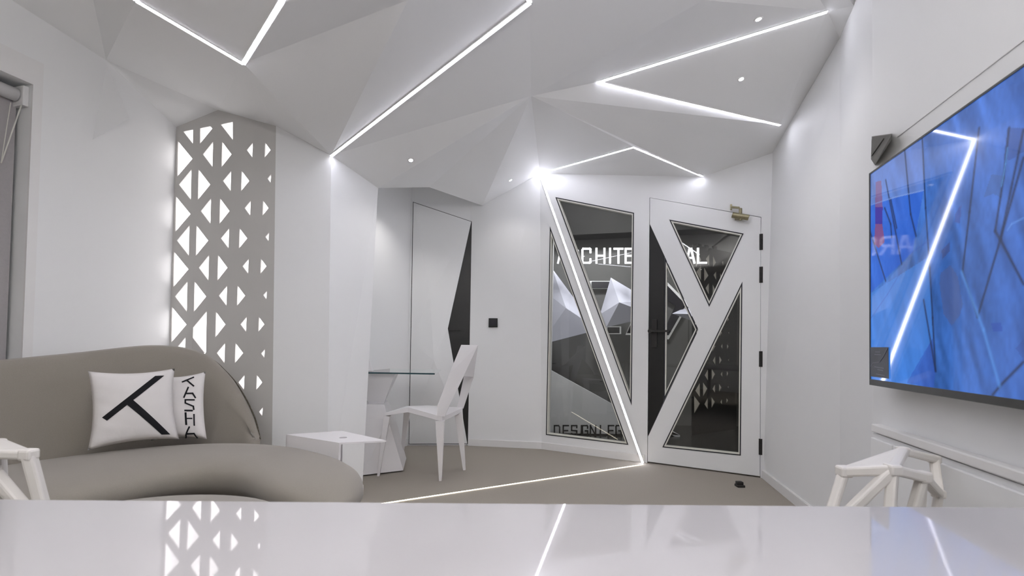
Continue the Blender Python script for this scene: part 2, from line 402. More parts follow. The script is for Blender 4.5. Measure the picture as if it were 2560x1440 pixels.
# door closer
cl = MB(); c1 = sw(1831, 541); c2 = sw(1872, 549)
cl.cyl(pW(c1[0], c1[1], .045), pW(c2[0], c2[1]+.004, .045), .022, n=24)
cl.box(pW((c1[0]+c2[0])/2, (c1[1]+c2[1])/2, .02), (.08, .04, .03), (w_u, w_n, V((0, 0, 1))))
cl.cyl(pW((c1[0]+c2[0])/2, c1[1]-.05, .045), pW((c1[0]+c2[0])/2, c1[1]+.045, .045), .012, n=16)
cobj = cl.build('door_closer', M['brass'], door, bevel=.002)
ar = MB(); e1 = sw(1828, 519); e2 = sw(1849, 523)
ar.box(pW(e1[0], e1[1], .012), (.012, .03, .04), (w_u, w_n, V((0, 0, 1))))
ar.bar(pW(e1[0], e1[1]-.002, .035), pW(e2[0], e2[1], .05), .012, .008); ar.bar(pW(e2[0]-.004, e2[1]+.003, .05), pW(e1[0]+.008, e1[1]-.022, .07), .012, .006)
ar.bar(pW(e1[0]+.004, e1[1]-.022, .07), pW((c1[0]+c2[0])/2, c1[1]+.042, .05), .012, .006)
ar.build('closer_arm', M['brass'], cobj)

# right wall
facets('wall_right', [WR, A, RD, RDt, RC, RCt, D, V((R2x(BACKY), BACKY, 0)), R0, RM],
       [(0, 1, 3, 2), (2, 3, 6, 4), (4, 6, 5), (4, 5, 9), (4, 9, 8, 7)], M['paint'], 'white right wall carrying the television')
facets('wall_rear', [BL, BR, R0, K0b], [(0, 1, 2, 3)], M['paint'], 'plain white wall behind the camera')
# groove and ledge on the television wall
def onR2(px, py, d=0): return PP(px, py, RC+r2_n*d, r2_n)
frR = fr_of(RC, r2_u, r2_n)
def pR2(s, t, d=0): return frR[0]+frR[1]*s+frR[2]*t+frR[3]*d
l1 = onR2(2400, 1137, .05); zl = l1.z
o = MB().box(pR2(.06+1.45, zl-.012, .018), (2.9, .036, .03), (r2_u, r2_n, V((0, 0, 1)))).build('trim_2', M['trim'], bevel=.004); struct(o, 'white ledge along the wall under the television', 'trim')
cb = thing('wall_cabinet', 'low white built-in cabinet under the television', 'cabinet', pR2(.6, 0, .02))
MB().box(pR2(.05+1.4, (zl-.03)/2, .012), (2.8, .022, zl-.036), (r2_u, r2_n, V((0, 0, 1)))).build('cabinet_body', M['paint'], cb)
for s0, s1 in ((.06, .205), (.213, .98), (.988, 1.76)):
    MB().box(pR2((s0+s1)/2, (zl-.04)/2+.02, .030), (s1-s0, .014, zl-.10), (r2_u, r2_n, V((0, 0, 1)))).build('cabinet_door', M['paint'], cb, bevel=.002)
reparent(cb)
gr0 = onR2(2244, 342); gr1 = onR2(2560, 100)
o = MB().bar(gr0, gr0+(gr1-gr0)*2.5, .004, .005, up=r2_n).build('trim_3', M['bezel' if False else 'trim']); struct(o, 'thin raised line on the wall above the television', 'trim')

# baseboards
def baseboard(name, p, q, n, h=.065):
    mb = MB(); u = (q-p).normalized(); c = (p+q)/2
    mb.box(V((c.x, c.y, h/2))+n*.007, ((q-p).length, .014, h), (u, n, V((0, 0, 1)))); mb.box(V((c.x, c.y, h+.002))+n*.004, ((q-p).length, .008, .004), (u, n, V((0, 0, 1))))
    o = mb.build(name, M['trim'], bevel=.002); struct(o, 'white baseboard along the foot of the wall', 'baseboard')
nB = V((bb_n)) if bb_n.y < 0 else -bb_n
nA = V((ab_n)) if ab_n.y < 0 else -ab_n
baseboard('baseboard_back', up(WA1, 0)+(WB1-WA1).normalized()*.02, WB1, nB)
baseboard('baseboard_entrance', W0+w_u*.0, W0+w_u*(dsL-.02), w_n)
rn = V((-(WR-RD).normalized().y, (WR-RD).normalized().x, 0))
baseboard('baseboard_right', WR, RD, rn)
baseboard('baseboard_corner', RD, RC, V((-(RD-RC).normalized().y, (RD-RC).normalized().x, 0)))
baseboard('baseboard_gap', W0+w_u*(dsR+.012), WR, w_n)
un = (WA0-BP).normalized()
baseboard('baseboard_alcove', WA0, BP, V((un.y, -un.x, 0)))
baseboard('baseboard_pier', COL, COL2, V(((COL2-COL).normalized().y, -(COL2-COL).normalized().x, 0)))

# hidden door
frA = fr_of(WA0, (WA1-WA0).normalized(), nA)
def sA(px, py): return st(onA(px, py), frA)
def pA(s, t, d=0): return frA[0]+frA[1]*s+frA[2]*t+frA[3]*d
d2 = struct(bpy.data.objects.new('door_2', None), 'folded white concealed door with a black wedge on its right edge', 'door'); scene.collection.objects.link(d2)
TLa = sA(1034, 507); TRa = sA(1178, 555); BRa = (sA(1168, 1117)[0], .02); BLa = (sA(1023, 1113)[0], .02); Ka = sA(1120, 822)
bk = inset([BLa, BRa, TRa, TLa], -.006)
MB().plate([pA(s, t, .001) for s, t in bk], nA*.003).build('door_gap', M['black'], d2)
cr1 = sA(1037, 516); cr2 = sA(1076, 740); cr3 = sA(1150, 680); cr4 = sA(1086, 900); cr5 = sA(1100, 1110)
leaf = MB()
vv = [pA(*BLa, .012), pA(*TLa, .010), pA(*TRa, .010), pA(*Ka, .060), pA(*BRa, .012), pA(*cr2, .035), pA(*cr4, .075), pA(BLa[0], 1.0, .012)]
leaf.add(vv, [(0, 7, 6), (7, 1, 5), (7, 5, 6), (1, 2, 5), (5, 2, 6), (2, 3, 6), (6, 3, 4), (0, 6, 4)])
bb = [pA(*BLa, .005), pA(*TLa, .005), pA(*TRa, .005), pA(*Ka, .005), pA(*BRa, .005)]
leaf.add([vv[0], vv[1], vv[2], vv[3], vv[4], vv[7]]+bb, [(0, 5, 1, 7, 6), (1, 2, 8, 7), (2, 3, 9, 8), (3, 4, 10, 9), (4, 0, 6, 10)])
leaf.build('door_leaf', M['paint'], d2)
MB().plate([pA(*TRa, .006), pA(*Ka, .006), pA(*BRa, .006)], nA*.004).build('black_wedge', M['black'], d2)
o = MB().box(pA(Ka[0]+.07, Ka[1]-.01, .02), (.10, .02, .012), (frA[1], nA, V((0, 0, 1)))).build('door_handle', M['rubber'], d2)

# light switch
frB = fr_of(WA1, (WB1-WA1).normalized(), nB)
cB = st(onB(1233, 807), frB); pc = frB[0]+frB[1]*cB[0]+V((0, 0, cB[1]))
sk = thing('light_switch', 'square black light switch on the white back wall', 'light switch', pc)
MB().box(pc+nB*.005, (.088, .010, .088), (frB[1], nB, V((0, 0, 1)))).build('switch_plate', M['black'], sk, bevel=.002)
MB().box(pc+nB*.011, (.060, .006, .060), (frB[1], nB, V((0, 0, 1)))).build('rocker', M['gasket'], sk, bevel=.002)
reparent(sk)

# ------------------------------------------------------------------ lights of the room, with added fill lamps
def strip(path, label, mt='led', wd=.017, off=V((0, 0, -.003)), group='white light strips'):
    mb = MB()
    for p, q in zip(path[:-1], path[1:]): mb.bar(p+V((0, 0, -.001)), q+V((0, 0, -.001)), wd+.004, .006)
    o = mb.build('light_strip', M['trim']); mb = MB()
    for p, q in zip(path[:-1], path[1:]): mb.bar(p+V((0, 0, -.0045)), q+V((0, 0, -.0045)), wd, .001)
    mb.build('diffuser', M[mt], o); tag(o, label, 'light strip', group if group else None); return o
strip([a_.lerp(Z0, .9), a_, S, b_, b_.lerp(Z0, .9)], 'V-shaped white light strip in the ceiling above the sofa', group='light strips in the ceiling')
strip([G+V((.004, -.006, -.004)), H+V((0, 0, -.008)), H.lerp(Z0, .9)], 'long diagonal ceiling light strip rising from the pier corner', group='light strips in the ceiling')
strip([C, E, B], 'arrow-shaped ceiling light strip pointing left near the right wall', group='light strips in the ceiling')
strip([L0+V((0, -.01, 0)), Q, P+w_n*.02], 'shallow peaked ceiling light strip above the entrance door', group='light strips in the ceiling')
s0 = onW(1350, 436)+w_n*.002; s1 = PP(1607, 1157, W0+w_n*.018, w_n)
mb = MB(); mb.bar(s0, s1, .020, .006, up=w_n); wstrip = mb.build('light_strip', M['trim'])
mb = MB(); mb.bar(s0+w_n*.0035, s1+w_n*.0035, .015, .001, up=w_n); mb.build('diffuser', M['led'], wstrip)
tag(wstrip, 'diagonal white light strip running down the wall between the two glazed openings', 'light strip')
f0 = PZ(1608, 1161, .003); f1 = PZ(1000, 1252, .003)
mb = MB(); mb.bar(f0, f0+(f1-f0)*1.35, .007, .003)
tag(mb.build('light_strip', M['floorled']), 'thin warm light line set in the carpet towards the door', 'light strip')

def downlight(px, py, label, p=None, power=None):
    if p is None:
        d = ray(px, py).normalized(); hit = bvh.ray_cast(CAM, d); p, n = hit[0], hit[1]
    else:
        hit = bvh.ray_cast(V(p), V((0, 0, 1))); p, n = hit[0], hit[1]
    if n.z > 0: n = -n
    t = thing('downlight', label, 'downlight', p, 'downlights in the ceiling')
    MB().cyl(p+n*.0005, p+n*.003, .022, .020, 24).build('trim_ring', M['trim'], t, True)
    MB().cyl(p+n*.003, p+n*.0045, .013, .012, 20).build('lens', M['lamp'], t)
    reparent(t)
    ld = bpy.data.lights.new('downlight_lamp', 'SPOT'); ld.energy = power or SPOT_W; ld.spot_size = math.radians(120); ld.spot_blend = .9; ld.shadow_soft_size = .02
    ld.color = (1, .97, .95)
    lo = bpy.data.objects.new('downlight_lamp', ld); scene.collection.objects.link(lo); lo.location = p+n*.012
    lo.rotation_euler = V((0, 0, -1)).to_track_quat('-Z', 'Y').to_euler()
downlight(1896, 47, 'small bright downlight above the arrow-shaped strip, near its right end')
downlight(1853, 197, 'small bright downlight inside the arrow of the ceiling strip')
downlight(1027, 400, 'small downlight in the ceiling above the desk alcove')
downlight(0, 0, 'added fill downlight hidden inside the alcove above the glass desk', p=(-.95, 3.75, 2.2), power=9)  # hidden lamp added to brighten the alcove walls
downlight(1276, 450, 'small downlight beside the upper end of the wall light strip')
for i, (x, y) in enumerate(((-2.2, .6), (-.4, -.6), (-1.8, -1.6), (-.3, -2.0))):  # four unseen downlights added to lift the overall brightness
    downlight(0, 0, ('added fill downlight over the left side of the room, behind the photographer', 'added fill downlight straight above the glossy table',
                     'added fill downlight near the rear left corner', 'added fill downlight near the rear wall')[i], p=(x, y, 1.5), power=6)

for x, y, aim in ((-1.55, -.8, (.15, .35, 1.0)), (.55, -.8, (-.15, .45, 1.0))):  # two uplighters added out of view as fill for ceiling and walls
    t = thing('fill_uplighter', ('added black fill uplighter in the rear left of the room' if x < 0 else 'added black fill uplighter in the rear right of the room'), 'added fill lamp', (x, y, 0), 'added fill uplighters behind the camera')
    MB().cyl((x, y, 0), (x, y, .02), .14, n=32).build('base', M['black'], t, True)
    MB().cyl((x, y, .02), (x, y, 1.70), .011).build('pole', M['black'], t, True)
    MB().cyl((x, y, 1.70), (x, y, 1.78), .05, .12, 32).build('lamp_shade', M['black'], t)
    reparent(t)
    ld = bpy.data.lights.new('fill_uplighter_lamp', 'SPOT'); ld.energy = FILL_UPLIGHT_W*(.34 if x < 0 else 1.45); ld.spot_size = math.radians(140); ld.spot_blend = 1.0; ld.shadow_soft_size = .06; ld.color = (1, .965, .96)
    lo = bpy.data.objects.new('fill_uplighter_lamp', ld); scene.collection.objects.link(lo); lo.location = (x, y, 1.80)
    lo.rotation_euler = V(aim).to_track_quat('-Z', 'Y').to_euler()

# ------------------------------------------------------------------ lobby beyond the glass
LY = 5.7
lob = MB()
lob.add([(-1.6, LY, 0), (4.4, LY, 0), (4.4, LY, 3), (-1.6, LY, 3), (-1.6, 4.75, 0), (-1.6, 4.75, 3), (4.4, 3.4, 0), (4.4, 3.4, 3), (2.3, 3.38, 0), (2.3, 3.38, 3)],
        [(0, 1, 2, 3), (4, 0, 3, 5), (1, 6, 7, 2), (6, 8, 9, 7)])
struct(lob.build('wall_lobby', M['lobby']), 'dark grey lobby wall beyond the glass', 'wall')
lb = MB(); lb.plate([(-1.6, LY, 3), (4.4, LY, 3), (4.4, 3.3, 3), (2.1, 3.35, 3), (2.1, 3.5, 3), (.4, 4.4, 3), (-1.6, 4.75, 3)], (0, 0, .05))
struct(lb.build('ceiling_lobby', M['lobby']), 'dark lobby ceiling', 'ceiling')
lb = MB(); lb.plate([(2.05, 3.55, .001), (.4, 4.42, .001), (-1.6, 4.75, .001), (-1.6, LY, .001), (4.4, LY, .001), (4.4, 3.4, .001)], (0, 0, .002))
struct(lb.build('floor_lobby', M['lobbyfloor']), 'dark lobby floor beyond the door', 'floor')
q0 = PY(1340, 608, 5.35); q1 = PY(2050, 560, 5.35)
struct(MB().plate([V((-1.0, 5.35, q0.z)), V((4.0, 5.35, q0.z+(q1.z-q0.z)*(4.0-q0.x)/(q1.x-q0.x))), V((4.0, 5.35, 2.98)), V((-1.0, 5.35, 2.98))], (0, .3, 0)).build('trim_4', M['lobbydark']), 'dark slanted bulkhead hanging in the lobby', 'trim')
ld = bpy.data.lights.new('lobby_fill_lamp', 'AREA'); ld.energy = 36; ld.size = .3; ld.color = (.92, .93, 1)  # unseen lamp added to brighten the counter and lobby wall
lo = bpy.data.objects.new('lobby_fill_lamp', ld); scene.collection.objects.link(lo); lo.location = (1.15, 4.35, 2.75)
lo.rotation_euler = V((.1, .8, -1.6)).to_track_quat('-Z', 'Y').to_euler()

GL = {'A': [[(0, 0), (.4, 1), (.6, 1), (1, 0)], [(.15, .35), (.85, .35)]], 'R': [[(0, 0), (0, 1), (.8, 1), (1, .85), (1, .6), (.8, .48), (0, .48)], [(.55, .48), (1, 0)]],
      'C': [[(1, .75), (1, .95), (.9, 1), (.1, 1), (0, .9), (0, .1), (.1, 0), (.9, 0), (1, .05), (1, .25)]], 'H': [[(0, 0), (0, 1)], [(1, 0), (1, 1)], [(0, .5), (1, .5)]],
      'I': [[(.5, 0), (.5, 1)]], 'T': [[(0, 1), (1, 1)], [(.5, 1), (.5, 0)]], 'E': [[(1, 1), (0, 1), (0, 0), (1, 0)], [(0, .5), (.85, .5)]],
      'U': [[(0, 1), (0, .1), (.1, 0), (.9, 0), (1, .1), (1, 1)]], 'L': [[(0, 1), (0, 0), (1, 0)]], 'D': [[(0, 0), (0, 1), (.8, 1), (1, .85), (1, .15), (.8, 0), (0, 0)]],
      'S': [[(1, .8), (1, 1), (0, 1), (0, .52), (1, .48), (1, 0), (0, 0), (0, .2)]], 'G': [[(1, .75), (1, .9), (.9, 1), (.1, 1), (0, .9), (0, .1), (.1, 0), (1, 0), (1, .48), (.55, .48)]],
      'N': [[(0, 0), (0, 1), (1, 0), (1, 1)]], 'Y': [[(0, 1), (.5, .5), (1, 1)], [(.5, .5), (.5, 0)]]}
def letters(text, x0s, wpx, ytop, ybot, Y, mt, parent, sw_, dep=.015):
    for ch, x0 in zip(text, x0s):
        if ch == ' ': continue
        mb = MB()
        for ln in GL[ch]:
            pp = [PY(x0+u*wpx, ybot+(ytop-ybot)*v, Y) for u, v in ln]
            for p, q in zip(pp[:-1], pp[1:]):
                d = (q-p).normalized()*sw_*.5; mb.bar(p-d, q+d, dep, sw_, up=d.cross(V((0, 1, 0))))
        mb.build('letter', M[mt], parent)
sg = thing('lettering_sign', 'white lit lettering reading ARCHITECTURAL hanging in the lobby', 'sign', (0, 0, 0))
xs = [1395, 1424, 1456, 1491, 1515, 1536, 1564, 1592, 1624, 1655, 1686, 1716, 1745]
letters('ARCHITECTURAL', xs, 20, 622, 657, 4.95, 'letter', sg, .021)
sg2 = thing('lettering_sign', 'dark lettering reading DESIGN LEGACY on the grey counter front', 'sign', (0, 0, 0))
CY = 5.0
letters('DESIGN LEGACY', [1386, 1408, 1429, 1447, 1456, 1476, 0, 1501, 1521, 1540, 1561, 1583, 1606], 13, 1064, 1089, CY-.025, 'black', sg2, .014, .012)
ct = thing('reception_counter', 'angular grey reception counter seen through the lower left glazing', 'counter', (0.9, 5.1, 0))
cpl = [PY(1340, 905, CY), PY(1545, 1018, CY), PY(1700, 1098, CY), PY(1700, 1098, CY), PY(1340, 1098, CY)]
cpl[2] = V((cpl[2].x, CY, cpl[2].z)); cpl[3] = V((cpl[2].x, CY, .02)); cpl[4] = V((cpl[0].x, CY, .02))
MB().plate(cpl, (0, .35, 0)).build('counter_front', M['counter'], ct)
MB().box(((cpl[3].x+cpl[4].x)/2, CY+.17, .0), (abs(cpl[3].x-cpl[4].x)-.06, .28, .04)).build('plinth', M['black'], ct)
reparent(ct)
def shard(px, Y, apex, dep, label):
    f = [PY(x, y, Y) for x, y in px]; a = PY(apex[0], apex[1], Y-dep); b = sum(f, V())/len(f)+V((0, .12, 0)); n = len(f)
    o = MB().add(f+[a, b], [(i, (i+1) % n, n) for i in range(n)]+[((i+1) % n, i, n+1) for i in range(n)]).build('lobby_sculpture', M['shard'])
    tag(o, label, 'wall sculpture', 'pale faceted panels in the lobby')
shard([(1381, 672), (1350, 720), (1350, 862), (1466, 832), (1492, 822)], 5.25, (1415, 770), .12, 'pale faceted panel seen through the left triangular glazing')
shard([(1527, 694), (1500, 786), (1516, 818), (1640, 790), (1625, 752)], 5.3, (1548, 756), .15, 'pale faceted panel glowing in the tall glazed opening')
shard([(1680, 784), (1700, 775), (1745, 765), (1760, 812)], 5.3, (1722, 785), .10, 'small pale pointed panel seen through the left pane of the door')
# halo-lit dark logo bars on the lobby wall
lg = thing('wall_logo', 'large dark halo-lit angular emblem on the lobby wall', 'logo', (1.6, LY-.05, .9))
for poly in ([(1480, 704), (1532, 704), (1532, 720), (1480, 720)], [(1520, 818), (1549, 818), (1549, 833), (1520, 833)], [(1568, 833), (1585, 795), (1600, 795), (1590, 833)],
             [(1655, 700), (1715, 762), (1672, 838), (1655, 838), (1690, 765), (1655, 740)], [(1436, 730), (1448, 730), (1458, 792), (1436, 760)]):
    MB().plate([PY(x, y, LY-.09) for x, y in poly], (0, .03, 0)).build('emblem_bar', M['gasket'], lg)
    c = V((sum(p[0] for p in poly)/len(poly), sum(p[1] for p in poly)/len(poly)))
    MB().plate([PY(*(c+(V(p)-c)*1.12+((V(p)-c).normalized()*2.5)), LY-.05) for p in poly], (0, .01, 0)).build('halo', M['halo'], lg)
reparent(lg)

# added glowing twin of the triangle lattice, standing in for its reflection in the door
u2 = V((math.cos(math.radians(33)), math.sin(math.radians(33)), 0)); n2_ = V((u2.y, -u2.x, 0)); O2 = PY(1735, 868, 5.1); O2.z = 0
sc_ = .92; h2 = [[(p[0]*sc_, p[1]*sc_) for p in hl] for hl in lholes if min(p[1] for p in hl) > .25]
tw = thing('lattice_reflection_screen', 'added dim screen of small triangles imitating the lattice reflection in the right door glass', 'screen', O2)
holed('screen_panel', [(-.03, 0), (-.03, 2.15), (.85, 2.15), (.85, 0)], h2, (O2, u2, V((0, 0, 1)), n2_), .008, M['lobbydark'], tw)
MB().plate([O2+u2*a+V((0, 0, b))-n2_*.012 for a, b in ((.03, .05), (.03, 2.12), (.83, 2.12), (.83, .05))], -n2_*.01).build('diffuser', M['reflection_glow'], tw)  # glowing sheet behind the holes makes the reflected triangles
reparent(tw)

# ------------------------------------------------------------------ glossy table in front
tz = .69
tl = PZ(-700, 1243, tz); trr = PZ(3300, 1274, tz)
tb = thing('glossy_table', 'large glossy white table top filling the foreground', 'table', (0, .2, 0))
trr = tl.lerp(trr, (1.10-tl.x)/(trr.x-tl.x)); tl = PZ(-300, 1245, tz)
MB().plate([tl, trr, V((.72, -.55, tz)), V((tl.x, -.55, tz))], (0, 0, -.03)).build('tabletop', M['gloss'], tb, bevel=.004)
for x, y in ((-.8, .6), (.85, .62), (-.8, -.3), (.6, -.3)):
    MB().bar((x, y, .66), (x*1.04, y, .0), .05, .05, w2=.035, h2=.035).build('leg', M['lacquer'], tb, bevel=.004)
reparent(tb)

# ------------------------------------------------------------------ sofa
def catmull(P_, n):
    out = []; m_ = len(P_)
    for i in range(m_-1):
        p0 = P_[max(i-1, 0)]; p1 = P_[i]; p2 = P_[i+1]; p3 = P_[min(i+2, m_-1)]
        for k in range(n):
            t = k/n; out.append(tuple(.5*((2*b)+(-a+c)*t+(2*a-5*b+4*c-d)*t*t+(-a+3*b-3*c+d)*t**3) for a, b, c, d in zip(p0, p1, p2, p3)))
    out.append(P_[-1]); return out
sofa = thing('curved_sofa', 'curved taupe upholstered sofa with a high sweeping back', 'sofa', (-1.5, 2.1, 0))
def sweep(name, stations, prof, mt, parent):
    """stations: (x,y,w,...) ; prof(st) -> list of (across,z)"""
    vs_, fs = [], []; n = len(stations); L = None
    for i, s_ in enumerate(stations):
        a = stations[max(i-1, 0)]; b = stations[min(i+1, n-1)]; d = V((b[0]-a[0], b[1]-a[1], 0)).normalized(); nn = V((-d.y, d.x, 0))
        pr = prof(s_); L = len(pr)
        for ac, z in pr: vs_.append(V((s_[0], s_[1], 0))+nn*ac+V((0, 0, z)))
    for i in range(n-1):
        for k in range(L): fs.append((i*L+k, i*L+(k+1) % L, (i+1)*L+(k+1) % L, (i+1)*L+k))
    fs += [tuple(range(L))[::-1], tuple((n-1)*L+k for k in range(L))]
    return from_data(name, vs_, fs, mt, parent, True)
seat = [(-2.36, .98, .02), (-2.32, 1.05, .16), (-2.21, 1.27, .28), (-2.05, 1.62, .37), (-1.85, 2.0, .375), (-1.59, 2.25, .30), (-1.29, 2.265, .225), (-1.03, 2.15, .205), (-.83, 1.96, .21), (-.70, 1.795, .15), (-.645, 1.71, .02)]
ss = catmull(seat, 8)
for _ in range(60):
    ss = [ss[0]]+[tuple((a+2*b+c)/4 for a, b, c in zip(ss[i-1], ss[i], ss[i+1])) for i in range(1, len(ss)-1)]+[ss[-1]]
def seatprof(s_):
    w = max(s_[2], .012); out = []; f = min(1, w/.22); zt, zb = .458, .25; N_ = 28
    for k in range(N_):
        t = 2*math.pi*k/N_; c, s = math.cos(t), math.sin(t)
        x = w*(abs(c)**.75)*(1 if c > 0 else -1)
        z = (zt+zb)/2+(zt-zb)/2*(abs(s)**(.55 if s > 0 else .85))*(1 if s > 0 else -1)*(.35+.65*f)
        if s < 0: x *= 1-.30*abs(s)
        out.append((x, z-.02*(1-f)))
    return out
sweep('seat', ss, seatprof, M['sofa'], sofa)
def plinthprof(s_):
    w = max(s_[2]*.50-.03, .01); return [(-w, .02), (w, .02), (w, .25), (-w, .28)]
sweep('plinth', ss[10:-10], plinthprof, M['sofa'], sofa)
bk = [(-2.34, 1.02, .50), (-2.40, 1.20, .72), (-2.43, 1.55, .86), (-2.37, 1.95, .875), (-2.22, 2.29, .915), (-2.02, 2.54, .958), (-1.86, 2.65, .930), (-1.75, 2.675, .840), (-1.64, 2.67, .70), (-1.53, 2.635, .56), (-1.43, 2.565, .44)]
bs = catmull(bk, 8)
def backprof(s_):
    zc = s_[2]; f = min(1, max(.15, (zc-.36)/.4)); th = .085*f+.02
    # across >0 is to the left of travel (outer side)
    return [(-.10*f-.02, .30), (-.085*f-.015, .44), (-.055*f, .44+(zc-.44)*.35), (-.035*f, .44+(zc-.44)*.7), (-.015, zc-.035*f-.005), (.008, zc-.008), (.035*f+.01, zc), (.07*f, zc-.012), (.092*f, zc-.045*f), (.095*f, zc*.6+.1), (.07*f, .30), (.05*f, .12), (-.08*f, .12)]
sweep('backrest', bs, backprof, M['sofa'], sofa)
# the seam follows the outer top edge of the falling right end
mb = MB(); pr = []
for i in range(len(bs)):
    a = bs[max(i-1, 0)]; b = bs[min(i+1, len(bs)-1)]; d = V((b[0]-a[0], b[1]-a[1], 0)).normalized(); nn = V((-d.y, d.x, 0)); zc = bs[i][2]; f = min(1, max(.15, (zc-.36)/.4))
    pr.append(V((bs[i][0], bs[i][1], 0))+nn*(.085*f)+V((0, 0, zc-.022*f)))
for p, q in zip(pr[:-1], pr[1:]): mb.cyl(p, q, .004, n=8)
mb.build('piping', M['piping'], sofa, True)
reparent(sofa)

# cushions
def cushion(label, quad, px, thick, strokes, polys, unpx, seed):
    """quad: four space corners TL TR BR BL; px: the same corners in the drawing used for the print"""
    TL, TR, BR_, BL_ = quad; n = 26; rnd = random.Random(seed)
    nn = (TR-TL).cross(BL_-TL).normalized()
    if nn.y > 0: nn = -nn
    def surf(u, v, side):
        # u,v in 0..1 ; edges pulled inwards between the ears
        pu = u+(.5-u)*.10*(4*v*(1-v)); pv = v+(.5-v)*.10*(4*u*(1-u))
        p = TL.lerp(TR, pu).lerp(BL_.lerp(BR_, pu), pv)
        e = (max(0, 4*u*(1-u))*max(0, 4*v*(1-v)))
        t = thick*(e**.42)
        wr = .0022*math.sin(v*34+3*math.sin(u*4+seed))*max(0, 1-u*2.2)*min(1, e*4) + .0012*math.sin(u*40+5*v)*max(0, v*3-2.1)*min(1, e*5)
        return p+nn*(t*side+(wr if side > 0 else 0))
    vs_ = [surf(i/n, j/n, sd) for sd in (1, -1) for j in range(n+1) for i in range(n+1)]; K = (n+1)**2
    fs = [(b+j*(n+1)+i, b+j*(n+1)+i+1, b+(j+1)*(n+1)+i+1, b+(j+1)*(n+1)+i) for b in (0, K) for j in range(n) for i in range(n)]
    t = thing('throw_cushion', label, 'cushion', (BL_+BR_)/2, None)
    from_data('cushion_cover', vs_, fs, M['cushion'], t, True)
    def uv(p):
        u = v = .5
        a, b, c, d = [V(q_) for q_ in px]
        for _ in range(12):
            P0 = (a*(1-u)+b*u)*(1-v)+(d*(1-u)+c*u)*v; Ju = (b-a)*(1-v)+(c-d)*v; Jv = (d*(1-u)+c*u)-(a*(1-u)+b*u)
            r = V(p)-P0; den = Ju.x*Jv.y-Ju.y*Jv.x; u += (r.x*Jv.y-r.y*Jv.x)/den; v += (Ju.x*r.y-Ju.y*r.x)/den
        # undo the pull of the edges
        U, W_ = u, v
        for _ in range(8):
            U = u-(.5-U)*.10*(4*W_*(1-W_)); W_ = v-(.5-W_)*.10*(4*U*(1-U))
        return U, W_
    mb = MB()
    def lay(q4):
        a, b, c, d = [V(x) for x in q4]; nu, nv = 14, 4; vv_ = []
        for j in range(nv+1):
            for i in range(nu+1):
                p = (a*(1-i/nu)+b*(i/nu))*(1-j/nv)+(d*(1-i/nu)+c*(i/nu))*(j/nv); U, W_ = uv(p); vv_.append(surf(U, W_, 1)+nn*.0022)
        mb.add(vv_, [(j*(nu+1)+i, j*(nu+1)+i+1, (j+1)*(nu+1)+i+1, (j+1)*(nu+1)+i) for j in range(nv) for i in range(nu)])
    for pl in polys: lay(pl)
    for ln, wd in strokes:
        for p, q in zip(ln[:-1], ln[1:]):
            p, q = V(p), V(q); d = (q-p).normalized(); x = V((-d.y, d.x))*wd/2; p = p-d*wd*.4; q = q+d*wd*.4; lay([p-x, q-x, q+x, p+x])
    mb.build('printed_logo', M['print'], t)
    reparent(t); return t
c2 = cushion('white cushion with small vertical black letters, tucked behind the other', [PY(372, 940, 2.40), PY(514, 929, 2.47), PY(517, 1098, 2.40), PY(378, 1102, 2.33)],
        [(1090, 250), (1885, 175), (1900, 1190), (1090, 1190)], .045,
        [([(1590, 350), (1735, 275)], 22), ([(1650, 325), (1745, 410)], 22), ([(1675, 435), (1622, 585)], 22), ([(1650, 527), (1735, 522), (1770, 585)], 22),
         ([(1755, 620), (1640, 622), (1640, 668), (1745, 715), (1750, 760)], 22), ([(1635, 778), (1728, 778)], 24), ([(1641, 815), (1641, 975)], 28), ([(1641, 892), (1722, 892)], 18),
         ([(1752, 835), (1750, 990)], 20), ([(1680, 1015), (1592, 1160)], 22), ([(1640, 1110), (1735, 1108), (1760, 1165)], 22)], [], None, 5)
c1 = cushion('white cushion with a large black K-like emblem, leaning on the sofa back', [PY(220, 928, 2.13), PY(437, 921, 2.34), PY(448, 1098, 2.31), PY(219, 1126, 2.08)],
        [(122, 170), (1418, 128), (1490, 1185), (118, 1352)], .055, [],
        [[(320, 880), (1100, 255), (1245, 248), (390, 928)], [(655, 680), (1200, 1125), (1340, 1120), (735, 598)]], None, 2)

# pouf in front of the sofa
pf = thing('oval_pouf', 'low oval taupe pouf in front of the sofa, mostly behind the table edge', 'pouf', (-1.12, 1.48, 0))
mb = MB(); N_ = 48; prof = [(.01, .0), (.30, .0), (.345, .03), (.36, .12), (.36, .30), (.345, .365), (.31, .39), (.2, .397), (.01, .40)]
vs_ = [V((-1.12+r*1.17*math.cos(2*math.pi*k/N_), 1.48+r*.76*math.sin(2*math.pi*k/N_), z*1.06)) for r, z in prof for k in range(N_)]
fs = [(j*N_+k, j*N_+(k+1) % N_, (j+1)*N_+(k+1) % N_, (j+1)*N_+k) for j in range(len(prof)-1) for k in range(N_)]
fs += [tuple(range(N_))[::-1], tuple((len(prof)-1)*N_+k for k in range(N_))]
mb.add(vs_, fs); mb.build('pouf_body', M['sofa'], pf, True)
mb = MB()
for k in range(N_):
    t0, t1 = 2*math.pi*k/N_, 2*math.pi*(k+1)/N_
    mb.cyl((-1.12+.41*math.cos(t0), 1.48+.266*math.sin(t0), .382), (-1.12+.41*math.cos(t1), 1.48+.266*math.sin(t1), .382), .004, n=6)
mb.build('piping', M['sofa'], pf, True)
reparent(pf)

